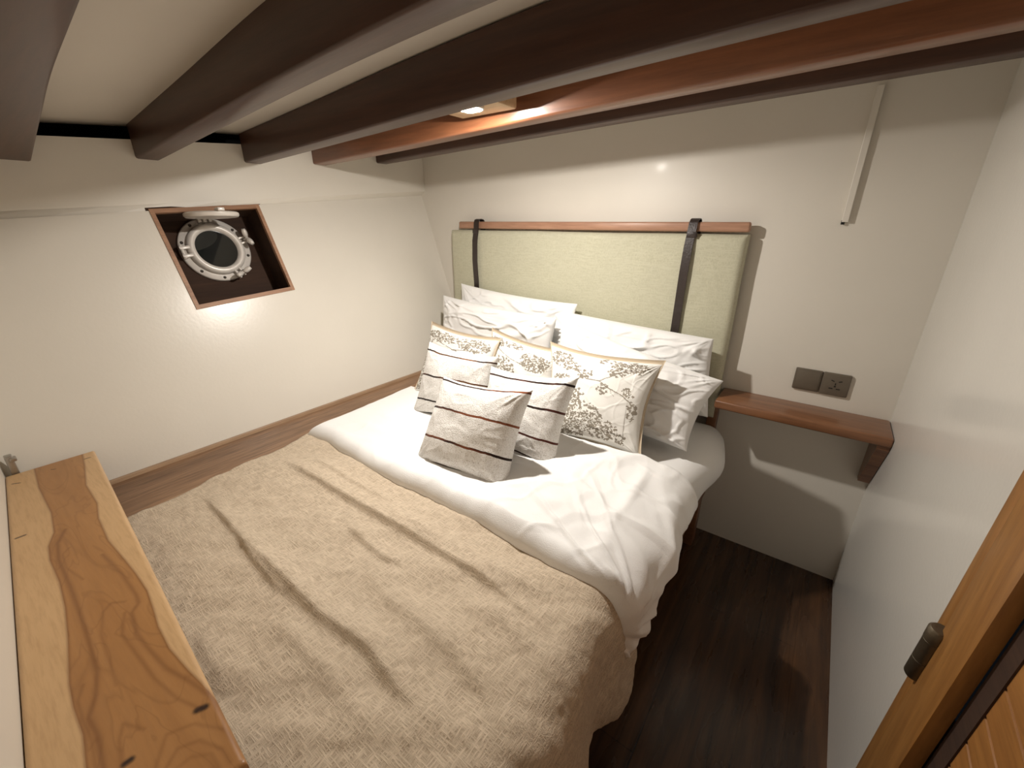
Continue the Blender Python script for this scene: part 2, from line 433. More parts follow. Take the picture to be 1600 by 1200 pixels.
# centre of the ring on the recess back
r0 = hullpt(337,391, -DP); CP = r0
bm = NB(); lathe(bm, [(.078,0),(.078,.010),(.128,.012),(.132,.008),(.132,0)], CP, e1, e2, nn, 96); obj('flange', bm, M['nickel'], P1, angle=50)
ringp = thing  # (no helper needed)
bm = NB(); lathe(bm, [(.076,.012),(.080,.030),(.092,.034),(.104,.028),(.107,.016),(.104,.011)], CP, e1, e2, nn, 96)
rg = obj('glass_ring', bm, M['nickel'], P1)
bm = NB(); lathe(bm, [(0,.017),(.077,.017),(.078,.012)], CP, e1, e2, nn, 64); obj('glass', bm, M['glass'], P1, angle=40)
def pol(a, r): return CP + (e1*cos(radians(a)) + e2*sin(radians(a)))*r
for a in (160, 222, 262, 302, 340, 118, 38):
    c = pol(a, .119); bm = NB(); lathe(bm, [(0,.016),(.0045,.0155),(.006,.012),(.006,.010)], c, e1, e2, nn, 16)
    obj('screw', bm, M['darkmetal'], P1)
# hinge on the left, two lugs
for s in (-1, 1):
    bm = NB(); obox(bm, CP, e1, e2, nn, -.135, -.098, s*.016-.006, s*.016+.006, .012, .034, .002); obj('hinge_lug', bm, M['nickel'], P1, angle=40)
bm = NB(); sweep(bm, [CP - e1*.126 + e2*v + nn*.024 for v in (-.026,.026)], .007); obj('hinge_pin', bm, M['nickel'], P1, angle=40)
# hinge on top that holds the raised cover
for s in (-1, 0, 1):
    bm = NB(); obox(bm, CP, e1, e2, nn, s*.02-.006, s*.02+.006, .110, .138, .010, .030, .002); obj('cover_hinge', bm, M['nickel'], P1, angle=40)
# raised cover disc, swung up to stick out of the recess
cn = (Vector((.07,0,-1))).normalized(); cf = Vector((1,0,.07)).normalized(); cs_ = Vector((0,1,0))
cc = atX(331, 336, CP.x + .115)
bm = NB(); lathe(bm, [(0,.004),(.070,.004),(.080,.009),(.088,.009),(.093,.003),(.093,-.005),(.088,-.009),(0,-.012)], cc, cs_, cf, cn, 72); obj('storm_cover', bm, M['nickel'], P1, angle=50)
bm = NB(); obox(bm, cc, cs_, cf, -cn, -.012, .012, .066, .102, .008, .020, .003); obj('cover_lug', bm, M['nickel'], P1, angle=40)
# dog bolts with wing nuts: right and bottom
def dog(a, par):
    d = (e1*cos(radians(a)) + e2*sin(radians(a))); s = nn.cross(d).normalized()
    bm = NB(); o = CP
    for q in (-1,1): obox(bm, o, d, s, nn, .100, .138, q*.011-.004, q*.011+.004, .012, .030, .002)
    obj('dog_lug', bm, M['nickel'], par, angle=40)
    bm = NB(); sweep(bm, [CP + d*.125 + nn*h for h in (.016,.03,.05)], .005); st = obj('dog_bolt', bm, M['nickel'], par, angle=40)
    bm = NB()
    for q in (-1, 1):
        path = [CP + d*.125 + nn*(.046+.004*k) + s*q*(.004+.0075*k) for k in range(5)]
        sweep(bm, path, lambda t: .007+.004*sin(pi*t))
    obj('wing_nut', bm, M['nickel'], st)
dog(12, P1); dog(-68, P1)

# ------------------------------------------------------------------ door on the right
D1 = thing('door_1', (XR+.02,.5,-1.42), 'orange teak plank door with its frame, on the right wall', 'door', kind='structure')
def lean(p): return Vector((p[0], p[1] - .074*(p[2]+.35), p[2] + .10*(p[1]-.75)))
def dbox(name, x0, x1, y0, y1, z0, z1, m, bev=.004):
    bm = NB(); box(bm, x0, x1, y0, y1, z0, z1, bev)
    for v in bm.verts: v.co = lean(v.co)
    return obj(name, bm, m, D1, angle=40)
dbox('door_frame', XR-.008, XR+.058, .811, .847, -1.40, .44, M['teak'])
dbox('door_frame', XR-.008, XR+.058, .06, .10, -1.33, .50, M['teak'])
dbox('door_frame', XR-.008, XR+.058, .10, .811, .40, .44, M['teaky'])
dbox('stile', XR-.012, XR+.012, .706, .8075, -1.385, .395, M['teak'])
dbox('stile', XR-.012, XR+.038, .103, .203, -1.33, .395, M['teak'])
dbox('door_rail', XR-.010, XR+.036, .203, .706, .28, .395, M['teaky'])
dbox('door_rail', XR-.010, XR+.036, .203, .706, -1.355, -1.26, M['teaky'])
bm = NB(); z = -1.26
while z < .28:
    h = min(.063, .28-z)
    prism(bm, [(XR+.020,.200,z),(XR+.015,.200,z+.003),(XR+.015,.200,z+h-.003),(XR+.020,.200,z+h),(XR+.040,.200,z+h),(XR+.040,.200,z)], (0,.51,0))
    z += h
for v in bm.verts: v.co = lean(v.co)
bp = NB(); box(bp, XR+.0125, XR+.040, .668, .7055, -1.30, .30)  # solid dark strip standing for the shadow between stile and planks
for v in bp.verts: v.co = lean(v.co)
obj('gap_shade_strip', bp, M['niche'], D1, smooth=False)
obj('plank_panel', bm, M['teaky'], D1, smooth=False)
ax = (atX(1470,985,.275)-atX(1427,1055,.275)).normalized(); hc = atX(1448,1020,.275)
hu = Vector((1,0,0)); hv = ax.cross(hu).normalized(); hu = hv.cross(ax)
bm = NB(); lathe(bm, [(0,-.064),(.0125,-.064),(.0145,-.060),(.0145,-.018),(.0135,-.0175),(.0135,-.0165),(.0145,-.016),(.0145,.034),(.0135,.0345),(.0150,.036),(.0152,.060),(.012,.064),(0,.064)], hc, hu, hv, ax, 28)
tag(obj('door_hinge', bm, M['hinge'], D1, angle=40), 'aged bronze hinge barrel')

# ------------------------------------------------------------------ back wall details
# cable trunking
bm = NB(); box(bm, -.006, .012, YB-.018, YB-.0005, -.004, .385, .0015)
trk = thing('cable_trunking', (.003,YB-.01,-.01), 'narrow cream vertical cable trunking on the wall right of the headboard', 'trunking')
obj('channel', bm, M['paint'], trk, smooth=False)
bm = NB(); sweep(bm, [Vector((-.002,YB-.009,z)) for z in (.002,-.004,-.012)], .0055); obj('cable_stub', bm, M['socket_hole'], trk)
# sockets
sk = thing('wall_switch', (.017,YB-.006,-.614), 'blank dark grey-brown wall plate left of the socket', 'wall plate')
boxo('plate', -.026,.060, YB-.011, YB-.0005, -.613,-.528, M['plate'], sk, .004, 3)
bm = NB(); box(bm, -.021,.055, YB-.0135, YB-.010, -.607,-.534, .002); obj('rocker', bm, M['plate'], sk, angle=40)
s2 = thing('wall_socket', (.105,YB-.006,-.614), 'dark grey-brown wall socket with pin slots, above the small shelf', 'socket')
boxo('plate', .062,.148, YB-.012, YB-.0005, -.614,-.528, M['plate'], s2, .004, 3)
for (a,b,wd,ht,rot) in ((.095,-.556,.011,.003,-20),(.118,-.556,.011,.003,20),(.105,-.568,.003,.008,0),(.094,-.586,.012,.0035,0),(.116,-.586,.012,.0035,0),(.105,-.577,.006,.005,0)):
    bm = NB(); c, s = cos(radians(rot)), sin(radians(rot))
    obox(bm, Vector((a, YB-.0125, b)), Vector((c,0,s)), Vector((-s,0,c)), Vector((0,-1,0)), -wd/2, wd/2, -ht/2, ht/2, -.002, .0004)
    obj('socket_slot', bm, M['socket_hole'], s2, smooth=False)
# small shelf
sh = thing('wall_shelf', (.03,1.82,-.70), 'narrow reddish-brown wooden shelf with one bracket, right of the bed', 'shelf')
boxo('shelf_board', -.262, XR-.001, 1.722, YB-.001, -.703, -.668, M['shelf'], sh, .007, 3)
bm = NB(); prism(bm, [(XR-.036,YB-.001,-.704),(XR-.036,1.735,-.704),(XR-.036,1.735,-.72),(XR-.036,1.87,-.92),(XR-.036,YB-.001,-.92)], (.034,0,0))
obj('bracket', bm, M['shelf'], sh, smooth=False)

# ------------------------------------------------------------------ headboard
hbx0, hbx1, hy0, hy1, hz0, hz1 = -1.79, -.272, 1.832, 1.884, -.80, -.048
HBd = thing('headboard', (-1.03,1.86,-1.42), 'sage green padded headboard hung from a wooden rail by two straps', 'headboard')
def padded(bm, x0,x1,y0,y1,z0,z1, r, nx=90, nz=50, puff=.012):
    """upholstered panel with a soft front"""
    def P(u, v, side):
        x = x0+(x1-x0)*u; z = z0+(z1-z0)*v
        d = min(x-x0, x1-x, z-z0, z1-z)
        e = max(0.0, 1-d/r); k = r*(1-sqrt(max(0,1-e*e)))
        y = (y0 + k*.9 - puff*(1-abs(2*u-1)**4)*(1-abs(2*v-1)**4)*.6 + .0016*n3(x*7,z*9,2)) if side == 0 else y1
        return (x + .002*n3(z*6,1.3,0), y, z + .003*n3(x*5,.7,0)*(1 if v > .5 else 0))
    g = []
    us = [0.5-.5*cos(pi*i/nx)*(1) for i in range(nx+1)]; vs = [0.5-.5*cos(pi*i/nz) for i in range(nz+1)]
    F = [[bm.verts.new(P(u,v,0)) for u in us] for v in vs]
    Bk = [[bm.verts.new(P(u,v,1)) for u in us] for v in vs]
    for j in range(nz):
        for i in range(nx):
            bm.faces.new((F[j][i],F[j][i+1],F[j+1][i+1],F[j+1][i])); bm.faces.new((Bk[j][i],Bk[j+1][i],Bk[j+1][i+1],Bk[j][i+1]))
    for i in range(nx):
        bm.faces.new((F[0][i+1],F[0][i],Bk[0][i],Bk[0][i+1])); bm.faces.new((F[nz][i],F[nz][i+1],Bk[nz][i+1],Bk[nz][i]))
    for j in range(nz):
        bm.faces.new((F[j][0],F[j+1][0],Bk[j+1][0],Bk[j][0])); bm.faces.new((F[j+1][nx],F[j][nx],Bk[j][nx],Bk[j+1][nx]))
bm = NB(); padded(bm, hbx0,hbx1,hy0,hy1,hz0,hz1,.026); pad = obj('headboard_pad', bm, M['hb'], HBd)
bm = NB()
pp = [(hbx0+.012,hz0),(hbx0+.012,hz1-.03),(hbx0+.03,hz1-.012),(hbx1-.03,hz1-.012),(hbx1-.012,hz1-.03),(hbx1-.012,hz0)]
pts = []
for a, b in zip(pp, pp[1:]):
    n = max(2, int(math.dist(a,b)/.03))
    pts += [Vector((a[0]+(b[0]-a[0])*k/n, hy0+.012, a[1]+(b[1]-a[1])*k/n)) for k in range(n)]
sweep(bm, pts, .0035, 8); tag(obj('piping', bm, M['hb'], pad), None)
bm = NB(); box(bm, -1.725, -.272, 1.838, 1.872, -.040, -.004, .008, 3); tag(obj('hanging_rail', bm, M['rail'], HBd, angle=40), 'pinkish brown round-edged timber rail')
for bx in (-1.7, -.5):
    boxo('rail_bracket', bx-.015, bx+.015, 1.872, YB-.001, -.035, -.010, M['rail'], HBd, .003)
def strap(x0, x1, slack):
    bm = NB(); W = .0165; T = .0035
    path = [(1.883,-.25),(1.886,-.10),(1.882,-.03),(1.878,.000),(1.868,.006),(1.850,.008),(1.836,.004),(1.829,-.008),(1.824,-.05),(1.817-slack,-.10),(1.812-slack,-.2),(1.813,-.32),(1.815,-.44),(1.82,-.60)]
    N = len(path); rows = []
    for i, (y, z) in enumerate(path):
        a = path[max(0,i-1)]; b = path[min(N-1,i+1)]
        t = Vector((0,b[0]-a[0],b[1]-a[1])).normalized(); nrm = Vector((1,0,0)).cross(t)
        k = max(0,(i-6))/(N-7) ; x = x0 + (x1-x0)*k
        c = Vector((x,y,z)); X = Vector((1,0,0))
        rows.append([bm.verts.new(c+X*sx*W+nrm*sn*T/2) for sx, sn in ((-1,-1),(1,-1),(1,1),(-1,1))])
    for a, b in zip(rows, rows[1:]):
        for k in range(4): bm.faces.new((a[k],a[(k+1)%4],b[(k+1)%4],b[k]))
    bm.faces.new(rows[0]); bm.faces.new(rows[-1][::-1]); bmesh.ops.recalc_face_normals(bm, faces=bm.faces)
    s = obj('strap', bm, M['leather'], HBd, angle=50); tag(s, 'dark brown leather strap')
    bm = NB(); box(bm, x0-.019, x0+.019, 1.817, 1.824, -.062, -.040, .002); obj('strap_keeper', bm, M['leather'], s, angle=40)
strap(-1.587, -1.583, .006); strap(-.468, -.482, .002)
for a, b in ((-.300,-.262),(-1.79,-1.73)):
    boxo('post', a, b, 1.845, YB-.003, -1.42, -.835 if a < -1 else -.705, M['shelf'], HBd, .003)

# ------------------------------------------------------------------ bed
XL, XRb, YFt, YHd = -1.52, -.225, -.03, 1.80
bed = thing('bed', (-.87,.9,-1.42), 'low wooden bed with a white fitted mattress', 'bed')
boxo('side_rail', -.275, -.245, -.0, 1.825, -1.165, -1.005, M['shelf'], bed, .004)
boxo('side_rail', -1.425, -1.395, -.0, 1.825, -1.165, -1.005, M['shelf'], bed, .004)
boxo('bed_base', -1.394, -.276, .0, 1.82, -1.06, -1.03, M['shelf'], bed, 0)
for x in (-.30,-1.44):
    for y in (.05,1.75): boxo('leg', x, x+.05, y, y+.06, -1.42, -1.062, M['shelf'], bed, .004)
def superbox(bm, x0,x1,y0,y1,z0,z1, r, f=None, n=60):
    cx, cy, cz = (x0+x1)/2, (y0+y1)/2, (z0+z1)/2; a, b, c = (x1-x0)/2, (y1-y0)/2, (z1-z0)/2
    t = bmesh.new(); bmesh.ops.create_cube(t, size=2); bmesh.ops.subdivide_edges(t, edges=t.edges[:], cuts=n, use_grid_fill=True)
    for v in t.verts:
        p = Vector((v.co.x*a, v.co.y*b, v.co.z*c))
        q = Vector((max(-a+r,min(a-r,p.x)), max(-b+r,min(b-r,p.y)), max(-c+r,min(c-r,p.z))))
        d = p-q
        if d.length > 1e-9: p = q + d.normalized()*r
        p += Vector((cx,cy,cz)); v.co = f(p) if f else p
    me = bpy.data.meshes.new('t'); t.to_mesh(me); t.free(); bm.from_mesh(me); bpy.data.meshes.remove(me)
bm = NB()
def mf(p):
    k = max(0, -(p.z+.80)/.22)
    p = p + Vector(((.003 if p.y < 1.2 else .012)*sin(pi*min(1,k)) + .006*n3(p.y*9,p.z*4,3)*(1 if p.x > -.4 and p.y > 1.2 else 0), 0, .004*n3(p.x*4,p.y*4,7)))
    if p.x > -.4 and p.y > 1.35: p.x += .045*math.exp(-((p.y-1.6)/.15)**2)*sin(pi*min(1,k+.15))
    return p
superbox(bm, -1.425, XRb, -.02, 1.812, -1.003, -.80, .06, mf, 70)
obj('mattress', bm, M['sheet'], bed)

# side ledge between hull and mattress
lg = thing('bedside_ledge', (-1.63,.9,-.83), 'long dark brown plank ledge between the bed and the sloping hull', 'ledge')
bm = NB()
zt = -.800; prism(bm, [(HL(zt)-.002,-.02,zt),(-1.432,-.02,zt),(-1.432,-.02,zt-.03),(HL(zt-.03)-.002,-.02,zt-.03)], (0,1.845,0))
for v in bm.verts: v.co.x = max(v.co.x, HL(v.co.z)+.001)
obj('plank', bm, M['ledge'], lg, smooth=False)
bm = NB(); prism(bm, [(HL(zt)+.003,.0,zt+.0005),(HL(zt)+.016,.0,zt+.0005),(HL(zt)+.013,.0,zt+.011),(HL(zt+.011)+.003,.0,zt+.011)], (0,1.89,0)); tag(obj('edge_strip', bm, M['lip'], lg, smooth=False), 'paler strip along the hull')
bm = NB(); prism(bm, [(-1.456,-.02,zt+.0003),(-1.436,-.02,zt+.0003),(-1.438,-.02,zt+.007),(-1.454,-.02,zt+.007)], (-.165,1.84,0)); tag(obj('edge_strip', bm, M['lip'], lg, smooth=False), 'paler strip beside the bedding')

# ------------------------------------------------------------------ cloth over the mattress
def segd(P, poly):
    """distance of points P (n,2) to a polyline, side sign of the nearest piece, and progress"""
    best = np.full(len(P), 9.0); sg = np.zeros(len(P)); pr = np.zeros(len(P))
    L = 0; tot = sum(math.dist(a,b) for a, b in zip(poly, poly[1:]))
    for a, b in zip(poly, poly[1:]):
        a = np.array(a); b = np.array(b); d = b-a; l2 = d@d
        t = np.clip(((P-a)@d)/l2, 0, 1); q = P-(a+t[:,None]*d); dist = np.hypot(q[:,0], q[:,1])
        m = dist < best
        best[m] = dist[m]; sg[m] = np.sign(d[0]*q[:,1]-d[1]*q[:,0])[m]; pr[m] = ((L + t*sqrt(l2))/tot)[m]
        L += sqrt(l2)
    return best, sg, pr
def on_bed(pts, z=-.785): return [tuple(atZ(x, y, z))[:2] for x, y in pts]
def ridge_field(P, ridges):
    h = np.zeros(len(P))
    for poly, amp, wl, wr in ridges:
        d, s, pr = segd(P, poly)
        env = np.clip(np.sin(np.pi*np.clip(pr,0.02,.98))*1.6, 0, 1)
        wd = np.where(s > 0, wl, wr)
        h += amp*env*np.exp(-(d/wd)**2)
    return h
def cloth(name, mat, label, cat, y0, y1, xl, hem, ztop, off, ridges, wrk, NS=260, NV=240, rr=.07, thick=None, flare=None, edge_r=.0, wave=None, sub=0):
    """cloth that lies on the mattress top and falls over its right side.
    s runs from the left edge over the top, round the mattress edge and down; hem(y) is how far it hangs"""
    ys = np.linspace(y0, y1, NV+1); grid = []
    xe = XRb - rr
    S0 = []
    for y in ys:
        l = xl(y); top_len = xe - l; arc = rr*pi/2; hang = hem(y)
        S0.append((l, top_len, arc, hang))
    P2 = np.zeros(((NV+1)*(NS+1), 2)); info = []
    for j, y in enumerate(ys):
        l, tl, ar, hg_ = S0[j]; tot = tl + ar + hg_
        for i in range(NS+1):
            s = tot*i/NS
            if s < tl: x, z, nx, nz = l+s, 0.0, 0.0, 1.0
            elif s < tl+ar:
                a = (s-tl)/rr; x, z, nx, nz = xe+rr*sin(a), -rr*(1-cos(a)), sin(a), cos(a)
            else: x, z, nx, nz = xe+rr, -rr-(s-tl-ar), 1.0, 0.0
            info.append((x, y, z, nx, nz, s-tl, i/NS, j/NV, tot, s))
            P2[j*(NS+1)+i] = (l+s, y)
    rf = ridge_field(P2, ridges)
    bm = NB(); V = []
    for k, (x, y, z, nx, nz, sh_, u, v, tot, s) in enumerate(info):
        h = off + rf[k] + wrk(P2[k][0], y, max(0.0, sh_))
        if thick:
            d = min(y-y0, y1-y, (1-u)*tot, s); e = max(0.0, 1-d/edge_r)
            h = off + (thick + rf[k] + wrk(P2[k][0], y, max(0.0, sh_)))*sqrt(max(0.0, 1-e*e))
        px, py, pz = x+nx*h, y, ztop+z+nz*h
        if sh_ > 0 and flare:
            fx, fy, fz = flare(y, sh_); px += fx; py += fy; pz += fz
        if wave:
            wx, wy = wave(x, y, v, u); px += wx; py += wy
        V.append(bm.verts.new((px, py, pz)))
    for j in range(NV):
        for i in range(NS):
            a = j*(NS+1)+i
            bm.faces.new((V[a], V[a+1], V[a+NS+2], V[a+NS+1]))
    o = obj(name, bm, mat); tag(o, label, cat)
    if not thick:
        md = o.modifiers.new('thickness', 'SOLIDIFY'); md.thickness = .004; md.offset = -1
    return o

# blanket
RB = [
 (on_bed([(440,718),(478,741),(550,783),(602,815),(660,848),(712,880),(777,920),(826,962),(881,997)]), .017, .045, .011),
 (on_bed([(320,775),(350,810),(380,845),(400,880),(435,920),(465,945)]), .013, .035, .009),
 (on_bed([(380,840),(430,893),(500,962),(575,1015),(625,1080),(700,1150)]), .017, .04, .013),
 (on_bed([(540,820),(560,838),(600,875),(640,890)]), .010, .03, .010),
 (on_bed([(570,895),(625,950),(700,1010),(760,1080),(800,1150)]), .010, .04, .018),
 (on_bed([(310,995),(325,1020),(355,1065)]), .006, .03, .014),
 (on_bed([(480,712),(560,760),(640,800)]), .007, .02, .010),
 (on_bed([(600,800),(700,850),(800,905),(880,950)]), .008, .03, .018),
 (on_bed([(420,960),(520,1060),(600,1160)]), .008, .03, .018),
 (on_bed([(700,930),(780,965),(850,1030),(880,1090)]), .009, .04, .02),
]
def blwrk(x, y, hgv):
    a = x*.80 + y*.60; b = -x*.60 + y*.80          # folds run towards the right-hand foot
    h = .009*n3(a*1.5, b*6.5, 1) + .006*n3(a*3, b*15, 2) + .0028*n3(x*22, y*22, 4) + .0016*n3(x*55, y*55, 5)
    f = n3(a*1.1+3, b*10, 12); h += .010*max(0, f-.05)**.8
    return max(h, -.010) + .008
def blflare(y, sh_):
    k = min(1, sh_/.25)
    return (.016*k*sin(y*17+1)*.8 + .030*k + .012*k*n3(y*8,sh_*3,9) - .012*k*math.exp(-((y-.70)/.08)**2), 0, 0)
def blhem(y):
    base = .235 + .015*n3(y*5,0,3)
    if y > .45: base = .235 - .035*min(1,(y-.45)/.10)
    if y > .55: base += .10*max(0.0, 1-abs(y-.70)/.12)
    return base
cloth('blanket', M['blanket'], 'beige loosely woven blanket spread over the foot of the bed', 'blanket', -.015, .765,
      lambda y: -1.435 - .10*y + .012*n3(y*9,3,1), blhem, -.792, .004, RB, blwrk, 300, 260, flare=blflare)

# duvet folded back over the blanket
RD = [
 (on_bed([(1010,752),(985,800),(950,850),(925,905)]), .012, .02, .025),
 (on_bed([(880,760),(930,800),(960,850),(985,900),(1000,950)]), .012, .02, .03),
 (on_bed([(1045,770),(1020,830),(1000,880)]), .010, .02, .02),
 (on_bed([(820,790),(880,815),(930,870),(960,930)]), .008, .025, .03),
 (on_bed([(560,675),(600,690),(640,705)]), .006, .02, .03),
 (on_bed([(930,905),(960,930),(975,970)]), .012, .012, .02),
 (on_bed([(900,740),(960,745),(1020,735)]), .010, .03, .03),
]
def crease(u, v, z, w=.12):
    """thin raised creases along the zero lines of a noise field"""
    q = abs(n3(u, v, z)); return max(0.0, 1-q/w)
def duwrk(x, y, hgv):
    k = min(1.0, max(0.0, (x+1.15)/.6)); k2 = .35 + .65*k
    cx, cy = -.20, .66; ang = math.atan2(y-cy, x-cx); r = math.hypot(x-cx, y-cy)
    h = .018*k*n3(ang*3.0, r*1.5, 1)*min(1, r/.15)*exp(-(r/.6)**2) + .011*n3(x*4.2, y*5, 2) + .0022*k2*n3(x*20, y*20, 4)
    h += .009*k*crease(ang*4.0, r*2.0, 8, .17)*min(1, r/.1)*exp(-(r/.55)**2)
    h += .0050*k2*crease(x*2.6+y*1.6, y*4.6-x*1.2, 15, .13)
    h += .0030*k2*crease(x*8-y*3, y*6+x*3, 18, .12)
    return h + .008*k
def duflare(y, sh_):
    k = min(1, sh_/.14)
    return (.020*k*n3(y*7,sh_*4,5) + .006*k*sin(y*23) + .010*k*math.exp(-((y-.95)/.2)**2) - .020*k*math.exp(-((y-.71)/.08)**2), 0, 0)
def duhem(y):
    t = max(0.0, min(1.0, (.86-y)/.15)); return .004 + .125*t*t*(3-2*t) + .006*n3(y*9,1,1)
cloth('duvet', M['cotton'], 'thick white duvet folded back across the middle of the bed', 'duvet', .695, 1.26,
      lambda y: -1.50 - .05*(y-.7)/.6, duhem, -.789, .0035, RD, duwrk, 300, 240,
      thick=.044, edge_r=.042, flare=duflare, rr=.075,
      wave=lambda x, y, v, u: (0, (.010*n3(x*3.2,.5,2)+.006*n3(x*9,.2,4))*(1-v)))

# ------------------------------------------------------------------ pillows and cushions
def stamp_print(blobs, branches, seed, N=260, leaf=.0085):
    r = random.Random(seed); G = np.zeros((N, N)); yy, xx = np.mgrid[0:N,0:N]/(N-1.0)
    def st(cx, cy, a, b, th):
        x0, x1 = max(0,int((cx-a-.01)*N)), min(N,int((cx+a+.01)*N)+2); y0, y1 = max(0,int((cy-a-.01)*N)), min(N,int((cy+a+.01)*N)+2)
        if x1 <= x0 or y1 <= y0: return
        X = xx[y0:y1,x0:x1]-cx; Y = yy[y0:y1,x0:x1]-cy; c, s = cos(th), sin(th)
        d = np.sqrt(((X*c+Y*s)/a)**2 + ((-X*s+Y*c)/b)**2)
        G[y0:y1,x0:x1] = np.maximum(G[y0:y1,x0:x1], np.clip(1.5-d, 0, 1))
    for cx, cy, rx, ry, n in blobs:
        for _ in range(int(n*1.5)):
            a = r.uniform(0, 2*pi); q = sqrt(r.random()); x, y = cx+rx*q*cos(a), cy+ry*q*sin(a)
            k = r.uniform(0, pi)
            for p in range(r.choice((3,4,5))):
                t = k + p*2*pi/5; st(x+leaf*1.0*cos(t), y+leaf*1.0*sin(t), leaf*r.uniform(.75,1.15), leaf*.55, t)
    for cx, cy, rx, ry, n in blobs:                # small bare gaps between the leaves
        for _ in range(int(n*1.1)):
            a = r.uniform(0, 2*pi); q = sqrt(r.random()); x, y = cx+rx*1.1*q*cos(a), cy+ry*1.1*q*sin(a); k = r.uniform(.0045,.008)
            x0, x1, y0, y1 = max(0,int((x-k*1.5)*N)), min(N,int((x+k*1.5)*N)+2), max(0,int((y-k*1.5)*N)), min(N,int((y+k*1.5)*N)+2)
            if x1 > x0 and y1 > y0:
                d = np.hypot(xx[y0:y1,x0:x1]-x, yy[y0:y1,x0:x1]-y)/k
                G[y0:y1,x0:x1] = np.minimum(G[y0:y1,x0:x1], np.clip(d-.4, 0, 1))
    for br, wd in branches:
        for (ax, ay), (bx, by) in zip(br, br[1:]):
            n = max(2, int(math.dist((ax,ay),(bx,by))/.006))
            for i in range(n):
                t = i/n; st(ax+(bx-ax)*t+.004*sin(t*9), ay+(by-ay)*t, wd, wd, 0)
    return G
def cushion(name, C, T, label, cat, group, mats, n=44, ear=.0, pinch=.058, wr=.006, seed=0, printg=None, parts=False, sag=0.0, pw=.42, wfreq=1.0, flange=0.0, cr=0.3):
    """stuffed cushion through four corners C = TL, TR, BR, BL"""
    TL, TR, BR, BL = [Vector(c) for c in C]
    N0 = ((TR-TL)+(BR-BL)).cross((BL-TL)+(BR-TR)).normalized()
    if N0.y > 0: N0 = -N0
    ctr = (TL+TR+BR+BL)/4; Wd = (TR-TL+BR-BL)*.5; Ht = (TL-BL+TR-BR)*.5
    def pos(u, v, side):
        p = (BL*(1-u)+BR*u)*(1-v) + (TL*(1-u)+TR*u)*v
        a, b = 2*u-1, 2*v-1
        # mid edges pull in, corners stay out
        p = p - Wd*(.5*a)*pinch*2*(1-b*b)*abs(a)**1.5 - Ht*(.5*b)*pinch*2*(1-a*a)*abs(b)**1.5
        f = (max(0,1-abs(a)**2.6)*max(0,1-abs(b)**2.6))**pw
        edge = 1-max(abs(a),abs(b))
        x, y = u*3.1*wfreq, v*3.1*wfreq
        # creases run in from the corners and edges
        cd = min(math.hypot(a-sa, b-sb) for sa in (-1,1) for sb in (-1,1))
        ang = math.atan2(b, a)
        cn = [(sa, sb) for sa in (-1,1) for sb in (-1,1)]; cx_, cy_ = min(cn, key=lambda q: math.hypot(a-q[0], b-q[1]))
        ca = math.atan2(b-cy_, a-cx_)
        w_ = wr*(n3(x*.9+seed,y*.9,side*7) + .5*n3(x*2.6,y*2.6+seed,side*5))
        w_ += wr*.9*crease(ca*3+seed, cd*.8, cx_*3+cy_, .25)*exp(-(cd/.55)**2)*min(1, cd/.15)
        w_ += wr*cr*crease(x*.9+y*.45+seed*2, y*1.0-x*.3+.6*n3(x,y,30), 11+side, .10) + wr*cr*.6*crease(x*2-y*1.2+seed, y*1.6+x*.7, 13+side, .12)
        w_ *= min(1, edge*7)
        h = T*.5*f + w_
        h = max(h, .0015)
        p = p + N0*(h if side == 0 else -h)
        p += N0*(.012*n3(u*2+seed, v*2, 21))*(1 if edge < .3 else .6)
        if sag: p.z -= sag*(1-a*a)*max(0,b)
        if parts and side == 1: p = ctr + (p-ctr)*1.04 + Vector((0,0,.011))
        return p
    th = thing(name, (ctr.x, ctr.y, min(BL.z,BR.z)), label, cat, group) if parts else None
    us = [(.5-.5*cos(pi*i/n))*.55 + (i/n)*.45 for i in range(n+1)]
    def sheet(side, bm, gv=None):
        V = [[bm.verts.new(pos(u, v, side)) for u in us] for v in us]
        uvl = bm.loops.layers.uv.verify()
        for j in range(n):
            for i in range(n):
                q = (V[j][i],V[j][i+1],V[j+1][i+1],V[j+1][i]); c = [(us[i],us[j]),(us[i+1],us[j]),(us[i+1],us[j+1]),(us[i],us[j+1])]
                if side: q = q[::-1]; c = c[::-1]
                f = bm.faces.new(q)
                for lp, t in zip(f.loops, c): lp[uvl].uv = t
        return V
    # right winding: make the front face along N0
    fl = ((TR-TL).cross(TL-BL)).dot(N0)
    if parts:
        bm = NB(); 
        if printg is not None:
            fa = bm.verts.layers.float.new('print'); V = sheet(0, bm)
            Ng = printg.shape[0]
            for j in range(n+1):
                for i in range(n+1): V[j][i][fa] = float(printg[min(Ng-1,int(us[j]*(Ng-1)+.5)), min(Ng-1,int(us[i]*(Ng-1)+.5))])
        else: sheet(0, bm)
        if fl < 0: bmesh.ops.reverse_faces(bm, faces=bm.faces)
        obj('front_panel', bm, mats[0], th)
        bm = NB(); V = sheet(1, bm)
        rim = [V[n][i] for i in range(n+1)] + [V[j][n] for j in range(n-1,-1,-1)] + [V[0][i] for i in range(n-1,-1,-1)] + [V[j][0] for j in range(1,n)]
        uvr = [(u,1) for u in us] + [(1,us[j]) for j in range(n-1,-1,-1)] + [(us[i],0) for i in range(n-1,-1,-1)] + [(0,us[j]) for j in range(1,n)]
        fr_ = [bm.verts.new(pos(u, v, 0)) for u, v in uvr]
        for q in range(len(rim)):
            q2 = (q+1) % len(rim); bm.faces.new((rim[q], rim[q2], fr_[q2], fr_[q]))
        if fl < 0: bmesh.ops.reverse_faces(bm, faces=bm.faces)
        tag(obj('back_panel', bm, mats[1], th), 'plain tan back')
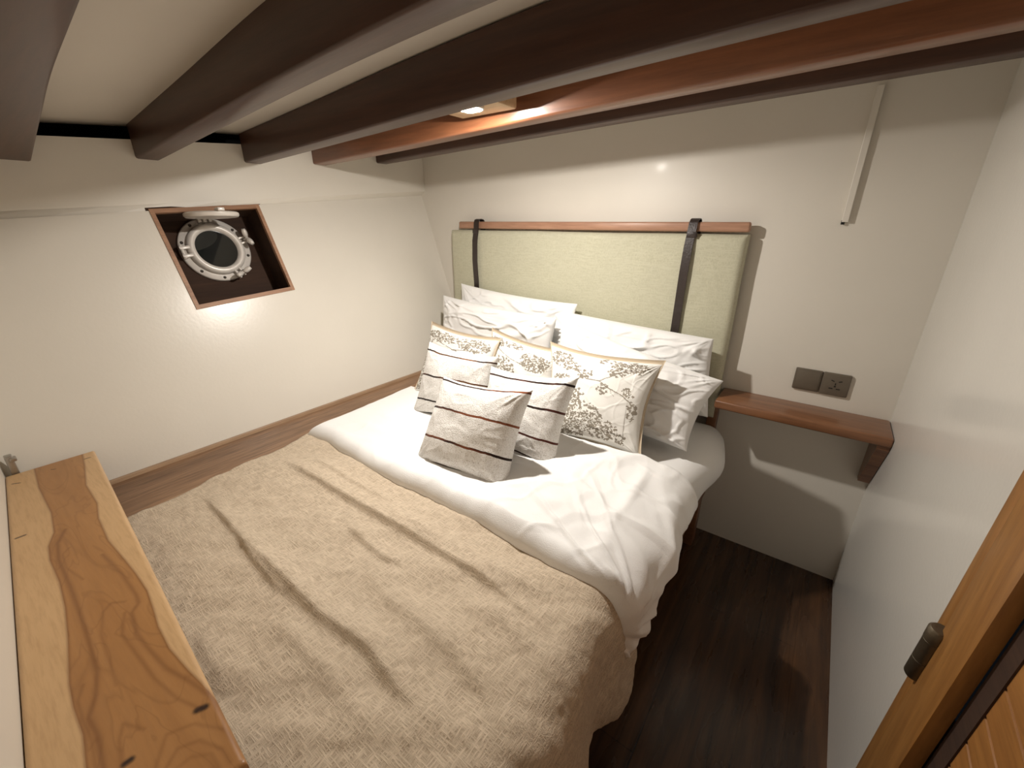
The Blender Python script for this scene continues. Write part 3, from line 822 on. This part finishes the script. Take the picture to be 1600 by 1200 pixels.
        bm = NB(); path = []
        m = 24
        for k in range(m): path.append(pos(k/m, 1, 0) )
        for k in range(m): path.append(pos(1, 1-k/m, 0))
        for k in range(m): path.append(pos(1-k/m, 0, 0))
        for k in range(m): path.append(pos(0, k/m, 0))
        path = [p + (p-ctr).normalized()*.002 for p in path]; path.append(path[0])
        sweep(bm, path, .003, 8); tag(obj('piping', bm, mats[1], th), 'tan edge piping')
        return th
    bm = NB(); sheet(0, bm); sheet(1, bm)
    bmesh.ops.remove_doubles(bm, verts=bm.verts, dist=.0001)
    # close the thin rim
    bd = [e for e in bm.edges if e.is_boundary]
    try: bmesh.ops.bridge_loops(bm, edges=bd)
    except Exception: pass
    bmesh.ops.recalc_face_normals(bm, faces=bm.faces)
    o = obj(name, bm, mats[0]); tag(o, label, cat, group); return o

ZB = -.760
GW = 'plain white pillows piled against the headboard'
WK = dict(n=90, cr=1.1)
cushion('pillow', [(-1.665,1.775,-.330),(-.925,1.775,-.365),(-.93,1.735,-.765),(-1.66,1.735,-.765)], .09, 'plain white pillow leaning on the left half of the headboard', 'pillow', GW, [M['cotton']], wr=.010, seed=1, pinch=.03, **WK)
cushion('pillow', [(-1.70,1.665,-.385),(-.96,1.645,-.415),(-.96,1.605,ZB),(-1.69,1.605,ZB)], .12, 'plain white pillow in the left pile, in front of the topmost one', 'pillow', GW, [M['cotton']], wr=.012, seed=4, pinch=.03, **WK)
cushion('pillow', [(-1.05,1.755,-.400),(-.310,1.745,-.430),(-.275,1.715,-.745),(-1.0,1.71,-.765)], .14, 'plain white pillow against the right half of the headboard', 'pillow', GW, [M['cotton']], wr=.013, seed=7, pinch=.01, **WK)
cushion('pillow', [(-.90,1.60,-.400),(-.222,1.565,-.530),(-.275,1.42,-.765),(-.90,1.46,-.765)], .15, 'plain white pillow with a pointed corner, behind the large leaf cushion', 'pillow', GW, [M['cotton']], wr=.010, seed=13, pinch=.035, **WK)

gC = 'leaf print cushions'
NPG = 300
p3 = stamp_print([(.16,.86,.13,.10,60),(.28,.78,.10,.07,25),(.62,.93,.10,.05,12),(.80,.88,.16,.08,60),(.70,.78,.08,.05,18),(.84,.60,.06,.05,14),(.90,.42,.05,.10,26),(.42,.72,.07,.06,14),(.60,.58,.05,.06,14),(.18,.58,.12,.10,60),(.14,.36,.16,.16,150),(.40,.26,.24,.16,200),(.62,.16,.18,.12,110),(.28,.10,.26,.09,120),(.36,.48,.08,.06,22),(.24,.48,.13,.12,80),(.82,.10,.07,.05,16)],
    [([(.28,.84),(.36,.72),(.44,.66),(.56,.66),(.66,.74),(.76,.84)],.0045),([(.56,.66),(.66,.60),(.78,.56),(.88,.50)],.0055),([(.40,.70),(.34,.58),(.24,.50)],.005),([(.66,.60),(.72,.52)],.003),([(.80,.56),(.86,.64)],.003)], 3, NPG)
p2 = stamp_print([(.14,.88,.12,.09,50),(.40,.92,.15,.05,30),(.72,.74,.20,.15,170),(.30,.50,.2,.2,160),(.5,.2,.3,.12,150)], [([(.2,.8),(.4,.7),(.6,.65)],.005)], 5, NPG)
p1 = stamp_print([(.30,.86,.28,.09,130),(.75,.84,.22,.12,140),(.08,.60,.10,.20,90),(.10,.25,.10,.22,100),(.5,.5,.3,.2,160)], [([(.2,.8),(.5,.7),(.8,.75)],.005)], 8, NPG)
cushion('cushion', [(-1.50,1.385,-.470),(-1.10,1.40,-.490),(-1.08,1.29,ZB),(-1.46,1.20,ZB)], .12, 'leaf print cushion at the left, mostly behind a striped cushion', 'cushion', gC, [M['print'],M['tan']], n=160, wr=.005, seed=21, printg=p1, parts=True)
cushion('cushion', [(-1.185,1.46,-.470),(-.80,1.46,-.510),(-.80,1.37,ZB),(-1.185,1.35,ZB)], .11, 'leaf print cushion in the middle, only its top showing', 'cushion', gC, [M['print'],M['tan']], n=160, wr=.005, seed=23, printg=p2, parts=True)
cushion('cushion', [(-.865,1.45,-.482),(-.400,1.43,-.468),(-.395,1.272,ZB),(-.76,1.215,ZB)], .12, 'large leaf print cushion at the right, its whole branch pattern showing', 'cushion', gC, [M['print'],M['tan']], n=230, wr=.005, seed=25, printg=p3, parts=True)

gS = 'nubby off-white cushions with thin dark stripes'
ms = stripe_mat('striped_nubby_cloth', [(.965,.011),(.64,.011),(.33,.012),(.035,.016)], (.22,.07,.03), 1.0)
mt2 = stripe_mat('striped_nubby_cloth_two', [(.90,.012),(.60,.012),(.28,.012),(.035,.013)], (.10,.03,.02), 4.0)
mt3 = stripe_mat('striped_nubby_cloth_three', [(.90,.011),(.56,.011),(.22,.012),(.0,.012)], (.20,.08,.03), 7.0)
cushion('cushion', [(-1.325,1.20,-.485),(-.955,1.21,-.487),(-.95,1.14,-.755),(-1.31,1.06,-.765)], .13, 'striped off-white cushion at the back left of the three striped ones', 'cushion', gS, [mt3], n=80, wr=.005, seed=31)
cushion('cushion', [(-.96,1.17,-.515),(-.588,1.165,-.478),(-.592,1.035,-.768),(-.93,1.02,-.765)], .13, 'striped off-white cushion leaning on the large leaf print cushion', 'cushion', gS, [mt2], n=80, wr=.005, seed=33)
cushion('cushion', [(-1.035,.995,-.520),(-.648,.985,-.478),(-.650,.845,-.780),(-1.005,.808,-.772)], .14, 'striped off-white cushion foremost on the duvet, all four stripes showing', 'cushion', gS, [ms], n=90, wr=.005, seed=35)

# ------------------------------------------------------------------ figured slab over the foot of the bed
ZS = -.675
def onb(pts): return [tuple(atZ(x, y, ZS))[:2] for x, y in pts]
cA, cB, cC = [Vector(p) for p in onb([(7,745),(147,703),(386,1190)])]
back_dir = (Vector(onb([(37,1200)])[0]) - cA).normalized()
cD = cA + back_dir*((cC-cA).dot(back_dir)); 
TH = .045
def make_slab():
    bm = NB(); NU, NVv = 420, 110; r = .007
    Lb = (cC-cB).length; Wb = (cB-cA).length
    def spaced(n, L):
        q = [i/n for i in range(n+1)]; 
        return sorted(set([0, r*.15/L, r*.5/L, r/L] + [r/L+(1-2*r/L)*t for t in q] + [1-r/L, 1-r*.5/L, 1-r*.15/L, 1]))
    us, vs = spaced(NU, Lb), spaced(NVv, Wb)
    pts = []
    for u in us:
        for v in vs:
            a = cA*(1-u)+cD*u; b = cB*(1-u)+cC*u
            # rounded outer corner
            p = a*(1-v)+b*v; pts.append((p.x, p.y, u, v))
    P = np.array([(p[0], p[1]) for p in pts])
    s4 = lambda q: onb([(a*.43333, 680+b*.43333) for a, b in q])
    L1 = s4([(120,105),(140,190),(185,280),(195,350),(175,400),(180,450),(215,530),(235,620),(245,730),(250,900),(265,980),(300,1080),(330,1400)])
    L2 = s4([(293,45),(305,110),(310,180),(350,245),(355,300),(390,380),(450,450),(490,500),(530,560),(550,620),(570,690),(610,770),(680,850),(760,930),(830,1010),(900,1090),(1100,1400)])
    poly = L1 + L2[::-1]
    inside = np.zeros(len(P), bool); n = len(poly)
    for i in range(n):
        (x1, y1), (x2, y2) = poly[i], poly[(i+1) % n]
        c = ((y1 > P[:,1]) != (y2 > P[:,1])) & (P[:,0] < (x2-x1)*(P[:,1]-y1)/(y2-y1+1e-12)+x1); inside ^= c
    d1, _, _ = segd(P, L1); d2, _, _ = segd(P, L2); dm = np.minimum(d1, d2)
    heart = .5 + np.where(inside, 1, -1)*np.clip(dm/.006, 0, 1)*.5
    line = np.exp(-(dm/.0022)**2)*.8
    inner = [([(235,340),(208,390),(212,450),(255,550),(290,650),(320,740),(350,850),(345,940),(320,1020),(350,1080),(380,1240)], .004, .8),
             ([(250,405),(225,430),(240,480),(300,520)], .0025, .5),
             ([(370,430),(440,500),(490,575),(500,605),(475,640),(495,720),(545,780),(600,840),(690,890),(770,950),(850,1060)], .004, .7),
             ([(370,640),(400,605),(450,600)], .003, .5),
             ([(450,640),(440,720),(500,800),(560,880),(640,950),(720,985)], .003, .55),
             ([(370,640),(365,720),(400,830),(420,900)], .003, .4),
             ([(300,900),(280,960),(300,1030),(330,1090),(345,1200)], .0025, .5),
             ([(440,1200),(430,1100),(445,1040),(520,1060)], .003, .5),
             ([(600,1200),(640,1130),(720,1100),(800,1130),(830,1180)], .003, .5),
             ([(560,1200),(600,1080),(700,1040),(810,1060),(870,1130)], .003, .45),
             ([(640,1200),(690,1160),(760,1150),(790,1200)], .003, .4)]
    for q, wd, am in inner:
        d, _, pr = segd(P, s4(q)); line = np.maximum(line, am*np.exp(-(d/wd)**2))
    fleck = np.zeros(len(P))
    for q, wd in (([(710,992),(740,980)], .0045), ([(58,372),(90,360)], .0025), ([(450,1185),(472,1170)], .004), ([(44,176),(72,172)], .0018), ([(305,86),(325,80)], .0018), ([(185,124),(200,122)], .0015)):
        d, _, _ = segd(P, s4(q)); fleck = np.maximum(fleck, np.clip(1.6-d/wd, 0, 1))
    la, lb_, lc = [bm.verts.layers.float.new(k) for k in ('heart','line','fleck')]
    V = []
    for k, (x, y, u, v) in enumerate(pts):
        d = min(u*Lb, (1-u)*Lb, v*Wb, (1-v)*Wb); e = max(0, 1-d/r); dz = r*(1-sqrt(max(0,1-e*e)))
        vv = bm.verts.new((x, y, ZS-dz)); vv[la] = heart[k]; vv[lb_] = line[k]; vv[lc] = fleck[k]; V.append(vv)
    nu, nv = len(us), len(vs)
    for i in range(nu-1):
        for j in range(nv-1): bm.faces.new((V[i*nv+j], V[(i+1)*nv+j], V[(i+1)*nv+j+1], V[i*nv+j+1]))
    rim = [i*nv for i in range(nu)] + [(nu-1)*nv+j for j in range(1,nv)] + [i*nv+nv-1 for i in range(nu-2,-1,-1)] + [j for j in range(nv-2,0,-1)]
    low = []
    for k in rim:
        q = V[k]; w_ = bm.verts.new((q.co.x, q.co.y, ZS-TH)); 
        for l in (la, lb_, lc): w_[l] = q[l]
        low.append(w_)
    m = len(rim)
    for i in range(m): bm.faces.new((V[rim[i]], V[rim[(i+1)%m]], low[(i+1)%m], low[i]))
    bm.faces.new(low)
    bmesh.ops.recalc_face_normals(bm, faces=bm.faces)
    return obj('timber_slab', bm, M['board'], angle=60)
tag(make_slab(), 'thick figured timber slab with dark heartwood across the foot of the bed', 'slab')
# small steel latch beyond the slab's far end
lt = thing('latch', (-1.79,.0,-.66), 'small steel latch on the wall beyond the far end of the timber slab', 'latch')
q = atX(18,722,-1.77)
bm = NB(); box(bm, q.x-.012, q.x+.012, q.y-.010, q.y+.006, q.z-.05, q.z+.022, .003); obj('latch_plate', bm, M['steel'], lt, angle=40)
bm = NB(); box(bm, q.x-.004, q.x+.016, q.y-.003, q.y+.012, q.z+.004, q.z+.016, .003); obj('latch_tongue', bm, M['steel'], lt, angle=40)
